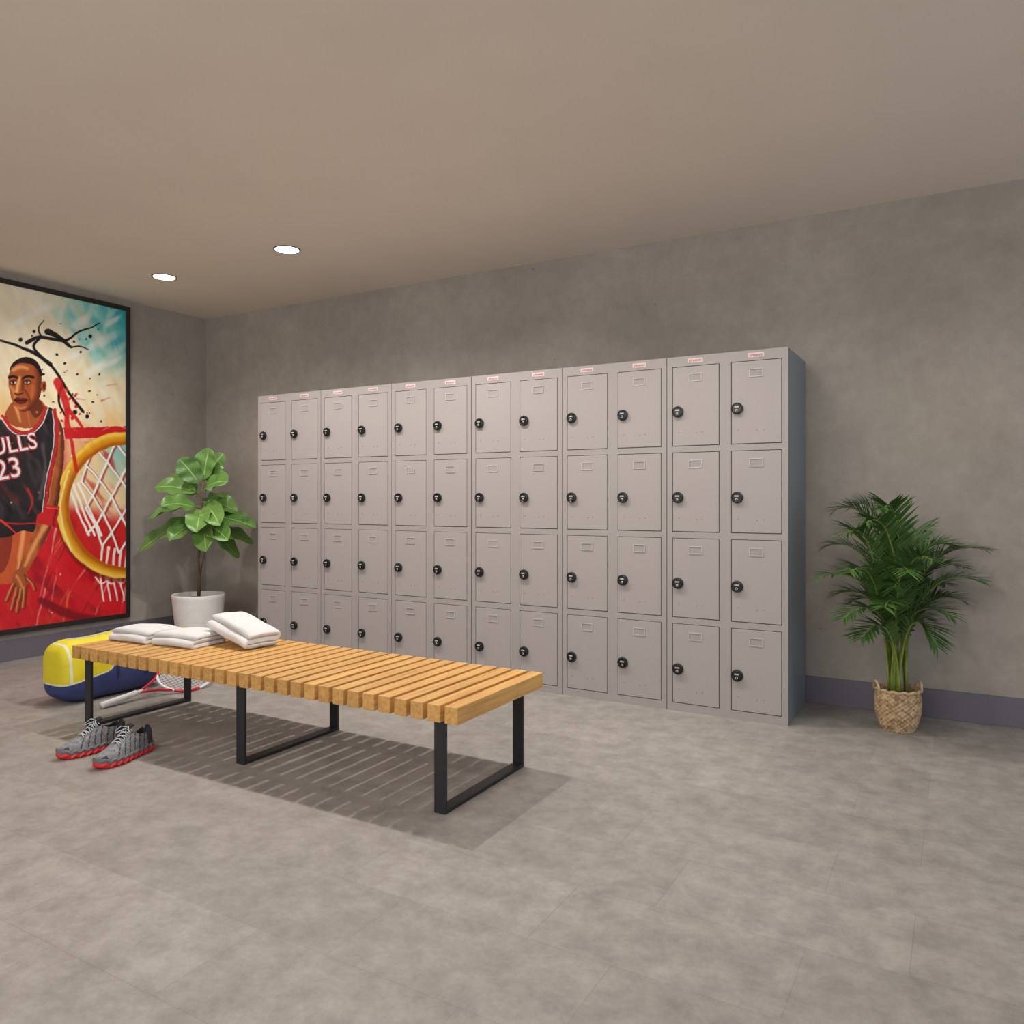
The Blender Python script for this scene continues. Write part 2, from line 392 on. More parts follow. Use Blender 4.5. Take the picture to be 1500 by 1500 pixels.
# ---------------------------------------------------------------- shoes
def shoe(label,toe,heel):
    toe=Vector(toe); heel=Vector(heel); c=(toe+heel)/2; dv=(toe-heel); rz=math.atan2(dv.y,dv.x)+math.pi/2
    t=thing('running_shoe',label,'shoe',(c.x,c.y,0),(0,0,rz),'pair of running shoes on the floor')
    LN=.29
    W=lambda s:float(np.interp(s,[0,.03,.1,.2,.33,.5,.65,.8,.92,.97,1],[.006,.020,.034,.043,.047,.042,.037,.036,.031,.022,.008]))
    H=lambda s:float(np.interp(s,[0,.04,.12,.25,.38,.5,.58,.68,.8,.92,1],[.038,.05,.06,.070,.088,.112,.124,.104,.098,.112,.100]))
    cxo=lambda s:.006*math.sin(s*3.1)
    NS,NT=60,32; vs=[];dip=[];fs=[];mi=[]
    for i in range(NS+1):
        s=i/NS; w=W(s); h=H(s); zb=.022
        op=float(np.interp(s,[.54,.60,.90,.95],[0,1,1,0]))
        for j in range(NT+1):
            a=math.pi*j/NT; ca,sa=math.cos(a),math.sin(a)
            x=w*math.copysign(abs(ca)**.75,ca); z=zb+(h-zb)*sa**.62
            x*=1-.12*sa
            q=float(np.interp(sa,[.80,.90],[0,1]))*op
            z=z-(h-.055)*q
            vs.append((x+cxo(s),(s-.5)*LN,z)); dip.append(q)
    k=NT+1
    for i in range(NS):
        for j in range(NT):
            f=(i*k+j,i*k+j+1,(i+1)*k+j+1,(i+1)*k+j); fs.append(f)
            s=(i+.5)/NS; a=math.pi*(j+.5)/NT
            m_=0
            if sum(dip[q] for q in f)/4>.15: m_=1
            elif s<.10 and math.sin(a)<.8: m_=2
            elif s>.82 and math.sin(a)<.85: m_=2
            elif (int(s*40 + 7*abs(math.cos(a)))%4==0) and .20<s<.80 and math.sin(a)<.88: m_=2
            mi.append(m_)
    for base in (0,NS*k): fs.append(tuple(base+j for j in range(k))); mi.append(2)
    mb=MB(); mb.add(vs,fs,mi); mb.build('upper',[M['meshgrey'],M['dark'],M['dark2']],t,smooth=True,autosm=60)
    mb=MB(); lay=[(.0,.90),(.010,1.10),(.020,.98),(.030,1.12),(.037,1.02)]; n=176; vs=[];fs=[];mi=[]
    outl=[]
    for i in range(n//2): outl.append((i/(n//2),1))
    for i in range(n//2): outl.append((1-i/(n//2),-1))
    for li,(z,sc) in enumerate(lay):
        for i,(s,sd) in enumerate(outl):
            tri=abs(((s*10+.25)%1)-.5)*2
            w=W(s)*sc+.004*tri*(1 if 0<li<4 else 0)
            yy=(s-.5)*(LN+.012*sc)
            toe_up=.014*max(0,(.14-s)/.14)**1.5
            zz=z+toe_up+(.012*(tri-.5) if 0<li<4 else 0)
            if li==0: zz=toe_up+(.008*max(0,tri-.5))
            vs.append((sd*w+cxo(s),yy,max(0,zz)))
    for li in range(len(lay)-1):
        for i in range(n):
            fs.append((li*n+i,li*n+(i+1)%n,(li+1)*n+(i+1)%n,(li+1)*n+i)); mi.append(0 if li<2 else 1)
    fs.append(tuple(range(n))); mi.append(0); fs.append(tuple((len(lay)-1)*n+i for i in range(n))); mi.append(1)
    mb.add(vs,fs,mi); so=mb.build('sole',[M['solered'],M['solegrey']],t); so['label']='zigzag red rubber sole'
    mb=MB(); pts=[]
    for s in np.linspace(.30,.60,8):
        for xx in (-.018,-.01,0,.01,.018):
            lift=float(np.interp(s,[.3,.5,.6],[.001,.006,.022])); pts.append((xx+cxo(s),(s-.5)*LN,H(s)-.001+lift-xx*xx*18))
    fs=[(i*5+j,i*5+j+1,(i+1)*5+j+1,(i+1)*5+j) for i in range(7) for j in range(4)]
    mb.add(pts,fs); to=mb.build('tongue',M['dark'],t,smooth=True); sm=to.modifiers.new('solid','SOLIDIFY'); sm.thickness=.005
    mb=MB()
    for q,s in enumerate((.31,.36,.41,.46,.51)):
        for (sa,sb) in ((s,s+.035),(s+.035,s)):
            p=[]
            for u in np.linspace(-1,1,7):
                ss=sa+(sb-sa)*(u+1)/2; xx=u*.024; p.append((xx+cxo(ss),(ss-.5)*LN,H(ss)+.0065-xx*xx*16))
            mb.tube(p,.0019,6)
    for sx in (-1,1):
        p=[(cxo(.54),(.54-.5)*LN,H(.54)+.010),(sx*.018,.005,H(.52)+.018),(sx*.034,-.012,H(.5)+.004),(sx*.026,-.018,H(.47)+.004),(cxo(.5),.004,H(.53)+.010)]
        mb.tube(p,.0017,6)
    mb.build('laces',M['lace'],t,smooth=True)
    return t
a,c=at(92,1112),at(176,1088); shoe('grey running shoe with red zigzag sole, toe farthest left of the pair',(a.x,a.y,0),(c.x,c.y,0))
a,c=at(147,1126),at(214,1098); shoe('grey running shoe with red zigzag sole, the one nearer the camera',(a.x,a.y,0),(c.x,c.y,0))

# ---------------------------------------------------------------- duffel bag
def bag_mat():
    m,nt,b=newmat('yellow and navy bag fabric'); N=nt.nodes; K=nt.links
    tc=N.new('ShaderNodeTexCoord'); sp=N.new('ShaderNodeSeparateXYZ'); K.new(tc.outputs['Object'],sp.inputs[0])
    def mt(op,a,bb=None,c=None):
        x=N.new('ShaderNodeMath'); x.operation=op
        for i,q in enumerate((a,bb,c)):
            if q is None: continue
            if isinstance(q,(int,float)): x.inputs[i].default_value=q
            else: K.new(q,x.inputs[i])
        return x.outputs[0]
    z=sp.outputs[2]; y=sp.outputs[1]
    lim=mt('MULTIPLY_ADD',mt('POWER',mt('MAXIMUM',mt('SUBTRACT',z,.08),0),.7),.70,-.18)
    zl=mt('MULTIPLY_ADD',mt('ADD',y,.29),.20,.108)
    above=mt('GREATER_THAN',z,zl)
    yel=mt('MULTIPLY',above,mt('LESS_THAN',y,lim))
    pipe=mt('MULTIPLY',above,mt('LESS_THAN',mt('ABSOLUTE',mt('SUBTRACT',y,lim)),.006))
    pipe2=mt('MULTIPLY',mt('LESS_THAN',mt('ABSOLUTE',mt('SUBTRACT',z,zl)),.004),mt('LESS_THAN',y,lim))
    pipe3=mt('MULTIPLY',above,mt('LESS_THAN',mt('ABSOLUTE',mt('ADD',y,.262)),.006))
    mx=N.new('ShaderNodeMix'); mx.data_type='RGBA'; K.new(yel,mx.inputs[0]); mx.inputs[6].default_value=(*L((52,62,112)),1); mx.inputs[7].default_value=(*L((228,208,38)),1)
    m2=N.new('ShaderNodeMix'); m2.data_type='RGBA'; K.new(mt('MAXIMUM',mt('MAXIMUM',pipe,pipe2),pipe3),m2.inputs[0]); K.new(mx.outputs[2],m2.inputs[6]); m2.inputs[7].default_value=(*L((224,226,196)),1)
    K.new(m2.outputs[2],b.inputs['Base Color']); b.inputs['Roughness'].default_value=.6
    n=N.new('ShaderNodeTexNoise'); n.inputs['Scale'].default_value=14; K.new(tc.outputs['Object'],n.inputs['Vector'])
    bp=N.new('ShaderNodeBump'); bp.inputs['Strength'].default_value=.35; bp.inputs['Distance'].default_value=.02; K.new(n.outputs['Fac'],bp.inputs['Height']); K.new(bp.outputs[0],b.inputs['Normal'])
    return m
t=thing('duffel_bag','yellow and navy sports bag on the floor behind the left end of the bench','bag',(-4.12,2.61,0),(0,0,math.radians(0)))
BW,BL,BH=.145,.30,.33
def sup(a,p): return math.copysign(abs(a)**p,a)
mb=MB(); vs=[];fs=[];NU,NV=60,28
for i in range(NU+1):
    y_=math.cos(math.pi*i/NU)
    rad=max(0,1-abs(y_)**5.0)**(1/4.2) if i not in(0,NU) else .0
    yy=-y_*BL
    for j in range(NV*2):
        a=2*math.pi*j/(NV*2)
        x=BW*rad*sup(math.cos(a),.56)
        z=BH/2+BH/2*(.10+.90*rad)*sup(math.sin(a),.56) if i not in (0,NU) else BH/2
        if z>BH/2: x*=1-.20*((z-BH/2)/(BH/2))**2
        z+=.006*math.sin(yy*18)*(z/BH)
        x+=.004*math.sin(yy*25+z*20)
        vs.append((x,yy,max(z,.001)))
k=NV*2
for i in range(NU):
    for j in range(k): fs.append((i*k+j,i*k+(j+1)%k,(i+1)*k+(j+1)%k,(i+1)*k+j))
mb.add(vs,fs)
bo=mb.build('body',bag_mat(),t,smooth=True)
mb=MB(); mb.tube([(0,y,BH*(.985)+.005*math.sin(y*18)-(.025 if abs(y)>.24 else (.006 if abs(y)>.2 else 0))) for y in np.linspace(-.25,.25,14)],.008,8); mb.build('zipper',M['trim'],t,smooth=True)
for sx in (-1,1):
    mb=MB(); pts=[(sx*.141,-.02,.10),(sx*.150,-.02,.20),(sx*.130,-.018,.29),(sx*.09,.01,.330),(sx*.06,.06,.338),(sx*.09,.11,.330),(sx*.130,.148,.29),(sx*.150,.15,.20),(sx*.141,.15,.10)]
    mb.tube(pts,.008,8); mb.build('handle',M['navy'],t,smooth=True)

# ---------------------------------------------------------------- racket
phi=math.radians(32)
t=thing('tennis_racket','red, white and blue tennis racket lying beside the yellow and navy bag','racket',(-3.82,2.40,.016),(0,0,0))
Rm=Matrix.Rotation(math.radians(1),4,'Z')@Matrix.Rotation(math.radians(6.5),4,'X')@Matrix.Rotation(phi,4,'Y')
t.rotation_euler=Rm.to_euler()
mb=MB(); mb.tube([(0,0,0),(0,.006,0),(0,.1,0),(0,.195,0),(0,.2,0)],[.019,.0175,.0160,.0155,.012],12); g=mb.build('grip',M['gripwhite'],t,smooth=True); g['label']='white wrapped grip'
mb=MB(); hc=.51; rx,ry=.122,.165
def hm(i):
    a=(i%48)/48
    return 1 if (a<.06 or a>.94) else (0 if (.10<a<.24 or .76<a<.90) else (2 if (.36<a<.64) else 1))
mb.tube([(rx*math.sin(a),hc-ry*math.cos(a),0) for a in np.linspace(0,2*math.pi,48,endpoint=False)],.0078,10,closed=True,mfn=hm)
mb.tube([(0,.195,0),(0,.235,0)],.010,10,m=1)
for sx in (-1,1): mb.tube([(sx*.004,.22,0),(sx*.016,.26,0),(sx*.036,.315,0),(sx*.068,.372,0)],.0072,10,m=0)
mb.build('frame',[M['racketred'],M['racketwhite'],M['racketblue']],t,smooth=True)
mb=MB()
for x in np.linspace(-.105,.105,13):
    h=ry*math.sqrt(1-(x/rx)**2); mb.tube([(x,hc-h,0),(x,hc+h,0)],.0012,5)
for y in np.linspace(-.145,.145,15):
    w=rx*math.sqrt(1-(y/ry)**2); mb.tube([(-w,hc+y,0),(w,hc+y,0)],.0012,5)
mb.build('strings',M['string'],t)

# ---------------------------------------------------------------- leafy plant
def blade(mb,base,tip,width,hint,droop,nl=10,nw=6,prof=None,fold=.18,wave=0):
    base=Vector(base);tip=Vector(tip); d=tip-base; ln=d.length
    mid=(base+tip)/2+Vector((0,0,droop*ln))
    vs=[];uv=[]
    for i in range(nl+1):
        s=i/nl; p=(1-s)**2*base+2*s*(1-s)*mid+s*s*tip
        tg=(2*(1-s)*(mid-base)+2*s*(tip-mid)).normalized()
        side=tg.cross(hint).normalized(); nm=side.cross(tg).normalized()
        w=width/2*(prof(s) if prof else math.sin(math.pi*s))
        for j in range(nw+1):
            q=j/nw*2-1
            vs.append(p+side*(q*w)+nm*(fold*abs(q)*w+wave*w*math.sin(s*16+q*2)*abs(q)))
            uv.append((j/nw,s))
    fs=[(i*(nw+1)+j,i*(nw+1)+j+1,(i+1)*(nw+1)+j+1,(i+1)*(nw+1)+j) for i in range(nl) for j in range(nw)]
    mb.add(vs,fs,0,uv)
PZ=5.75; pp=atZ(291,730,PZ); pp.z=0
t=thing('potted_leafy_plant','broad-leaved green plant in a round white pot in the room corner','plant',tuple(pp))
mb=MB(); mb.lathe([(.125,0),(.138,.008),(.160,.12),(.176,.26),(.184,.345),(.188,.368),(.184,.375),(.174,.372),(.170,.34),(.165,.33)],48); mb.build('pot',M['pot'],t,smooth=True,autosm=50)
mb=MB(); mb.lathe([(.168,.325),(.166,.338),(.10,.345),(.03,.352),(.002,.352)],32); mb.build('soil',M['soil'],t,smooth=True)
def lp(px,py,dz): return atZ(px,py,PZ+dz)-pp
stem=[lp(291,872,0),lp(292,845,0),lp(290,820,.0),lp(293,795,0),lp(292,765,.01),lp(296,735,0),lp(297,705,0)]
stem[0].z=.33
mb=MB(); mb.tube(stem,[.013,.0115,.011,.010,.009,.007,.004],10)
mb.tube([lp(292,850,0),lp(296,825,-.02),lp(303,800,-.03)],[.006,.005,.003],8)
prof=lambda s: max(.02,(math.sin(math.pi*min(1,s**.85))**.62)*(.74+.40*s)) if 0<s<1 else .02
leaves=[
 (297,708,306,656,0,.17,.9,.2),(295,712,262,672,-.05,.17,.9,.3),(298,712,327,664,.08,.15,.9,.3),(296,716,334,706,-.14,.18,.8,.6),
 (293,722,226,714,.02,.17,.7,.6),(294,728,248,698,.15,.16,.8,.5),(297,735,348,750,.06,.17,.6,.7),
 (294,738,214,762,-.04,.18,.5,.9),(293,745,236,742,-.22,.18,.7,.7),(296,742,288,780,-.28,.19,.9,.35),(294,752,203,808,-.02,.18,.4,.9),
 (297,755,375,773,-.03,.18,.4,.9),(297,768,371,798,.05,.16,.5,.9),(293,765,248,792,-.20,.18,.8,.6),(296,762,302,808,-.24,.18,.9,.3),
 (296,765,334,792,-.24,.17,.8,.5),(293,770,232,774,.16,.15,.5,.8),(297,745,332,722,.2,.16,.7,.5),
 (297,770,350,818,.12,.14,.5,.8),(298,738,322,770,-.25,.17,.9,.5)]
fm=MB(); camv=Vector((S30,-C30,0))
for (bx,by,tx,ty,dz,w,hc_,hu) in leaves:
    base=lp(bx,by,0); tip=lp(tx,ty,dz); pet=base.lerp(tip,.10)
    mb.tube([base,pet+Vector((0,0,.006)),base.lerp(tip,.2)+Vector((0,0,.01))],.003,6)
    blade(fm,pet,tip,w*1.06,camv*hc_+Vector((random.uniform(-.3,.3),0,hu)),random.uniform(.08,.2),16,8,prof,fold=.24,wave=.16)
mb.build('stem',M['bark'],t,smooth=True)
fm.build('foliage',M['fig'],t,smooth=True,recalc=False)

# ---------------------------------------------------------------- palm
qp=at(1315,1068); QZ=F*CH/(1068-HY)
t=thing('potted_palm','bushy feathery palm in a woven basket at the right of the lockers','plant',tuple(qp))
mb=MB(); prof_=[]; nr=57
for i in range(nr+1):
    z=.19*i/nr; r=float(np.interp(z,[0,.03,.09,.15,.19],[.072,.086,.100,.102,.094])); prof_.append((r,z))
mb.lathe(prof_+[(.088,.192),(.086,.17),(.085,.14)],168,0,disp=lambda i,j:(.0028*math.cos(j*math.pi/3.5+(math.pi if (i//3)%2 else 0))*math.sin(math.pi*(i%3+.5)/3)-.0015 if i<=nr else 0))
mb.build('basket',M['basket'],t,smooth=True)
mb=MB(); mb.tube([(.096*math.cos(a),.096*math.sin(a),.190+.003*math.sin(a*14)) for a in np.linspace(0,2*math.pi,64,endpoint=False)],.0065,8,closed=True); mb.build('rim',M['basket'],t,smooth=True)
for a0 in (math.radians(205),math.radians(25)):
    mb=MB(); pts=[]
    for u in np.linspace(0,math.pi,12):
        a=a0+.32*math.cos(u); pts.append((.100*math.cos(a),.100*math.sin(a),.180+.045*math.sin(u)))
    mb.tube(pts,.006,8); mb.build('handle',M['basket'],t,smooth=True)
mb=MB(); mb.lathe([(.084,.145),(.084,.160),(.04,.168),(.002,.170)],24); mb.build('soil',M['soil'],t,smooth=True)
def qt(px,py,dz): return atZ(px,py,QZ+dz)-qp
tips=[(1201,846,-.08),(1224,746,.02),(1236,905,-.2),(1252,740,.12),(1296,743,-.12),(1345,778,.12),(1395,800,-.05),(1446,806,-.02),(1438,852,-.2),
 (1394,903,-.22),(1372,946,-.2),(1262,935,-.22),(1212,800,.1),(1246,838,-.32),(1330,838,-.36),(1384,856,.12),(1408,830,.08),(1296,890,-.38),(1284,800,.16),
 (1352,905,.14),(1250,880,.12),(1322,790,.0),(1270,765,-.2),(1410,880,.02),(1225,870,.06),(1365,820,-.3),(1310,860,-.2),(1345,870,-.1),(1240,780,-.1),(1290,850,.1)]
sm=MB(); lf=MB(); ymax=YB-.03-qp.y
rnd=random.Random(3)
for n,(tx,ty,dz) in enumerate(tips):
    tip=qt(tx,ty,dz); ang=rnd.uniform(0,6.28); base=Vector((.036*math.cos(ang),.036*math.sin(ang),.160))
    hz=max(tip.z+.10,.62+.1*rnd.random()); ctl=Vector((base.x+(tip.x)*.18,base.y+(tip.y)*.18,hz))
    P=lambda s:(1-s)**2*base+2*s*(1-s)*ctl+s*s*tip
    pts=[P(i/16) for i in range(17)]
    sm.tube(pts,[.0055*(1-.8*i/16)+.0006 for i in range(17)],6)
    NL=40
    for i in range(NL):
        s=.34+.66*i/(NL-1); p=P(s); tg=(P(min(1,s+.01))-P(s-.01)).normalized()
        side=tg.cross(Vector((0,0,1)))
        if side.length<.1: side=tg.cross(camv)
        side.normalize(); upv=side.cross(tg).normalized()
        ln=.145*(math.sin(math.pi*min(1,(s-.30)/.76))**.6)*rnd.uniform(.85,1.1)
        for sd in (-1,1):
            dr=(tg*.85+side*sd*.75+upv*.22+Vector((rnd.uniform(-.1,.1),rnd.uniform(-.1,.1),-.05))).normalized()
            e=p+dr*ln+Vector((0,0,-.03*rnd.random()))
            if e.y>ymax: e.y=ymax-.01*rnd.random()
            blade(lf,p,e,.0095,upv+Vector((.01,.02,.1)),.06,4,2,lambda q:max(.05,math.sin(math.pi*(q*.85+.12))),fold=.25)
sm.build('stalks',M['stalk'],t,smooth=True)
lf.v=[(x,min(y,ymax),z) for x,y,z in lf.v]
lf.build('foliage',M['palm'],t,smooth=True,recalc=False)

# ---------------------------------------------------------------- downlights, added fill lamps
pos=[(-4.675,3.38),(-3.52,3.38)]
names=['round recessed ceiling light nearer the corner of the room','round recessed ceiling light farther from the room corner, slightly larger in view']
for i,((x,y),lb) in enumerate(zip(pos,names)):
    t=thing('ceiling_light',lb,'ceiling light',(x,y,ZC),(0,0,0),'recessed lights in the ceiling')
    mb=MB(); n=40
    mb.lathe([(.070,0),(.071,-.004),(.079,-.004),(.080,0)],n); mb.build('trim_ring',M['ltrim'],t,smooth=True,autosm=40)
    mb=MB(); mb.lathe([(.0695,-.0005),(.0695,-.003),(.001,-.003)],n); mb.build('diffuser',M['diff'],t)
def spot(x,y,e,size=150,blend=1,rad=.07,col=(1,.95,.89)):
    l=bpy.data.lights.new('spotlight','SPOT'); l.energy=e; l.spot_size=math.radians(size); l.spot_blend=blend; l.shadow_soft_size=rad; l.color=col
    o=bpy.data.objects.new('downlight_or_fill',l); C.objects.link(o); o.location=(x,y,ZC-.03)
for x,e,r_ in ((-4.675,52,.03),(-3.52,88,.03),(-2.365,98,.03),(-1.21,84,.22),(-.055,50,.1)): spot(x,3.05,e,rad=r_)  # lamps beyond the modelled fixtures are added for light, with no fitting
for x in (-3.2,-1.4,.6): spot(x,.6,24,rad=.1)  # extra fill spots added on the camera side, no fixtures
def area(x,y,z,rx,rz,sx,sy,e,col):
    l=bpy.data.lights.new('panel','AREA'); l.shape='RECTANGLE'; l.size=sx; l.size_y=sy; l.energy=e; l.color=col
    o=bpy.data.objects.new('added_fill_area',l); C.objects.link(o); o.location=(x,y,z); o.rotation_euler=(math.radians(rx),0,math.radians(rz))
area(-1.6,-1.2,2.45,62,10,3.5,1.0,75,(1,.96,.92))  # unseen area lamp added behind the camera to light wall and lockers

# ---------------------------------------------------------------- poster
PX=XL+.028
py0,py1,pz0,pz1=2.40,3.650,.180,2.530
t=thing('framed_poster','large framed colourful poster of a basketball player beside a hoop','poster',(XL,(py0+py1)/2,pz0))
oy=(py0+py1)/2; fw=.034
b=MB(); 
b.box(0,.036,py0-oy,py1-oy,0,fw); b.box(0,.036,py0-oy,py1-oy,pz1-pz0-fw,pz1-pz0)
b.box(0,.036,py0-oy,py0-oy+fw,fw,pz1-pz0-fw); b.box(0,.036,py1-oy-fw,py1-oy,fw,pz1-pz0-fw)
b.build('frame',M['frame'],t,bevel=.002)
st=.0034
gy=np.arange(py0+fw,py1-fw+1e-6,st); gz=np.arange(pz0+fw,pz1-fw+1e-6,st)
YY,ZZ=np.meshgrid(gy,gz); 
Zc=S30*(-PX)+C30*YY; U=C30*PX+S30*YY
X=750+F*U/Zc; Y=HY-F*(ZZ-CH)/Zc
rg=np.random.default_rng(5)
def vnoise(sx,sy,th_=0):
    u=(X*math.cos(th_)+Y*math.sin(th_))/sx; v=(-X*math.sin(th_)+Y*math.cos(th_))/sy
    u=u-u.min(); v=v-v.min(); g=rg.random((int(v.max())+3,int(u.max())+3)); iu=u.astype(int); iv=v.astype(int); fu=u-iu; fv=v-iv
    fu=fu*fu*(3-2*fu); fv=fv*fv*(3-2*fv)
    return (g[iv,iu]*(1-fu)*(1-fv)+g[iv,iu+1]*fu*(1-fv)+g[iv+1,iu]*(1-fu)*fv+g[iv+1,iu+1]*fu*fv)*2-1
nA=vnoise(34,34)*.6+vnoise(15,15)*.3+vnoise(7,7)*.1
nB=vnoise(40,11,.9)*.7+vnoise(18,6,.9)*.3      # brush direction
nC=vnoise(3,3); nD=vnoise(7,22,-.35)*.75+vnoise(3.4,12,-.35)*.25
X=X+.8*vnoise(11,11)+.3*vnoise(5,5); Y=Y+.8*vnoise(11,11)+.3*vnoise(5,5)
col=np.zeros(X.shape+(3,))
def sst(x,a,b_): q=np.clip((x-a)/(b_-a),0,1); return q*q*(3-2*q)
def paint(mk,c,al=1):
    mk=np.clip(mk*al,0,1)[...,None]; col[:]=col*(1-mk)+np.array(c,float)*mk
def poly(pts):
    pts=[(float(a),float(b_)) for a,b_ in pts]; ins=np.zeros(X.shape,bool); n=len(pts)
    for i in range(n):
        x1,y1=pts[i]; x2,y2=pts[(i+1)%n]
        if y1==y2: continue
        cnd=((Y<y1)!=(Y<y2)); xi=x1+(Y-y1)*(x2-x1)/(y2-y1); ins^=(cnd&(X<xi))
    return ins.astype(float)
def smooth_pts(p,closed=True,it=2):
    for _ in range(it):
        q=[]; n=len(p)
        rng=range(n) if closed else range(n-1)
        if not closed: q.append(p[0])
        for i in rng:
            a=p[i]; b_=p[(i+1)%n]; q.append((a[0]*.75+b_[0]*.25,a[1]*.75+b_[1]*.25)); q.append((a[0]*.25+b_[0]*.75,a[1]*.25+b_[1]*.75))
        if not closed: q.append(p[-1])
        p=q
    return p
def sp(p): return poly(smooth_pts(p))
def stroke(p,w0,w1=None,sm_=True,soft=1.0):
    w1=w0 if w1 is None else w1
    if sm_ and len(p)>2: p=smooth_pts(p,False)
    mk=np.zeros(X.shape); n=len(p)-1
    for i in range(n):
        ax,ay=p[i]; bx_,by_=p[i+1]; dx,dy=bx_-ax,by_-ay; l2=dx*dx+dy*dy+1e-9
        tt=np.clip(((X-ax)*dx+(Y-ay)*dy)/l2,0,1); dd=np.hypot(X-ax-tt*dx,Y-ay-tt*dy)
        w=w0+(w1-w0)*((i+tt)/n); mk=np.maximum(mk,np.clip((w/2-dd)/soft+.5,0,1))
    return mk
def ell(cx,cy,rx,ry,rot=0,soft=.06):
    c,s_=math.cos(rot),math.sin(rot); u=(X-cx)*c+(Y-cy)*s_; v=-(X-cx)*s_+(Y-cy)*c
    return 1-sst(np.sqrt((u/rx)**2+(v/ry)**2),1-soft,1+soft)
# background
col[:]=(244,228,192)
paint(sst(nB,0,.7),(250,240,214),.8); paint(sst(-nB,.1,.8),(236,210,160),.5)
paint(sst(480-Y,-120,60),(251,243,222),.6)
paint(sst(90-X-nA*30,20,80)*sst(Y,520,620),(238,186,112),.7)
tl=sst(X-.35*(Y-450)+nB*34,70,150)*sst(600-Y+nA*20,20,110)
paint(tl,(112,208,206),.95)
paint(sst(X-.35*(Y-450)+nB*40,118,190)*sst(570-Y,20,80),(34,160,178),.85)
paint(tl*sst(nD,.2,.7),(210,240,232),.5)
ang=np.arctan2(Y-640,X-40)
paint(np.clip(np.sin(ang*38+nA*2)*1.5-.5,0,1)*sst(620-Y,0,120)*sst(X,20,90),(252,246,226),.45)
for cxx,cyy,r_ in ((120,470,9),(150,500,12),(165,470,7),(110,520,8),(60,455,9),(30,470,8),(140,540,10),(165,530,7)):
    paint(ell(cxx,cyy,r_*1.8,r_*.6,-.5,.6),(253,250,240),.7)
paint(sst(Y+nB*30-X*.1,590,650)*sst(X,70,110),(230,128,74),.6)
paint(sst(Y+nA*20,580,620)*sst(X,96,120)*sst(640-Y,0,20)*sst(nB,0,.4),(246,206,140),.8)
paint(poly([(92,627),(190,624),(190,640),(96,643)]),(206,34,40))
paint(sst(Y-.25*X+nA*34,690,740),(206,26,38))
paint(sst(Y+nA*24,640,660)*sst(104-X,0,20)*sst(X,70,84),(214,38,42),.85)
paint(sst(nB,.15,.7)*sst(Y,750,790),(146,14,30),.7)
paint(sst(-nD,.2,.7)*sst(Y,770,810),(230,62,46),.5)
rr=random.Random(11)
cols_=[(246,206,160),(232,78,48),(150,16,30),(240,130,60),(250,236,214),(214,30,42),(120,14,26),(252,176,96)]
for k_ in range(30):
    x_=rr.uniform(50,184); y_=rr.uniform(770,900); dx_=rr.uniform(6,26); ln_=rr.uniform(30,80)
    paint(stroke([(x_+dx_,y_-ln_*.5),(x_+dx_*.3,y_),(x_-dx_*.4,y_+ln_*.5)],rr.uniform(1,5),.6,soft=2.5),cols_[k_%8],rr.uniform(.4,.8))
for k_ in range(18):
    x_=rr.uniform(86,180); y_=rr.uniform(560,700); paint(stroke([(x_,y_),(x_+rr.uniform(6,22),y_-rr.uniform(-6,8))],rr.uniform(1,3.5),.5,False,2),cols_[(k_*3)%8],.5)
paint(stroke([(60,800),(95,850),(150,880),(185,900)],14,26,soft=4),(220,32,42),.7)
paint(stroke([(60,880),(110,905),(185,915)],10,16,soft=4),(120,14,26),.8)
# hoop interior
inner=ell(180,741,84,92,0,.02)
paint(inner,(240,214,168)); paint(inner*sst(Y+nA*20-X*.2,700,740),(210,40,42)); paint(inner*sst(X+nA*10,136,178)*sst(700-Y,-30,40),(120,196,196),.8)
paint(inner*sst(nB,.2,.6),(186,24,34),.6); paint(inner*sst(nD,.4,.8),(242,140,80),.4)
ptop=[(106,668),(120,660),(136,654),(152,650),(170,648),(188,648)]
pbot=[(128,782),(140,792),(150,800),(162,806),(174,810),(188,812)]
nn=len(ptop)
def lat(i,s_):
    a=ptop[i]; b_=pbot[i]
    return (a[0]+(b_[0]-a[0])*s_+6*math.sin(math.pi*s_), a[1]+(b_[1]-a[1])*s_)
for pas in ((3,(150,30,34),5.0,.6),(0,(252,248,240),3.4,1)):
    for i in range(nn):
        for k_ in range(6):
            s0,s1=k_/6,(k_+1)/6
            if (k_+i)%2==0: 
                for dj in (-1,1):
                    j=i+dj
                    if 0<=j<nn: 
                        p0,p1=lat(i,s0),lat(j,s1)
                        paint(stroke([(p0[0]+pas[0]*.6,p0[1]+pas[0]*.5),(p1[0]+pas[0]*.6,p1[1]+pas[0]*.5)],pas[2],pas[2]*.85,False),pas[1],pas[3])
for x_ in (96,104,114): paint(stroke([(x_,690+ (x_-96)),(x_+10,730),(x_+34,784)],3.4),(252,248,240))
for k_ in range(5): paint(stroke([(150+k_*9,800+k_*2),(146+k_*9,835),(152+k_*10,880)],4,2),(252,242,232),.95)
for k_ in range(3): paint(stroke([(140+k_*14,846),(150+k_*14,858),(164+k_*12,842)],3,2),(252,242,232),.9)
ringm=ell(182,740,100,107,0,.012)*(1-ell(185,741,84,90,0,.012))
paint(ell(184,744,104,110,0,.02)*(1-ell(182,740,99,106,0,.012)),(120,30,24),.7)
paint(ringm,(228,152,28)); paint(ringm*(1-ell(182,740,94,101,0,.04)),(250,206,84)); paint(ringm*ell(184,741,89,95,0,.04),(180,96,20))
paint(stroke([(101,690),(88,730),(90,770),(104,806)],3,2,soft=2),(255,240,170),.9)
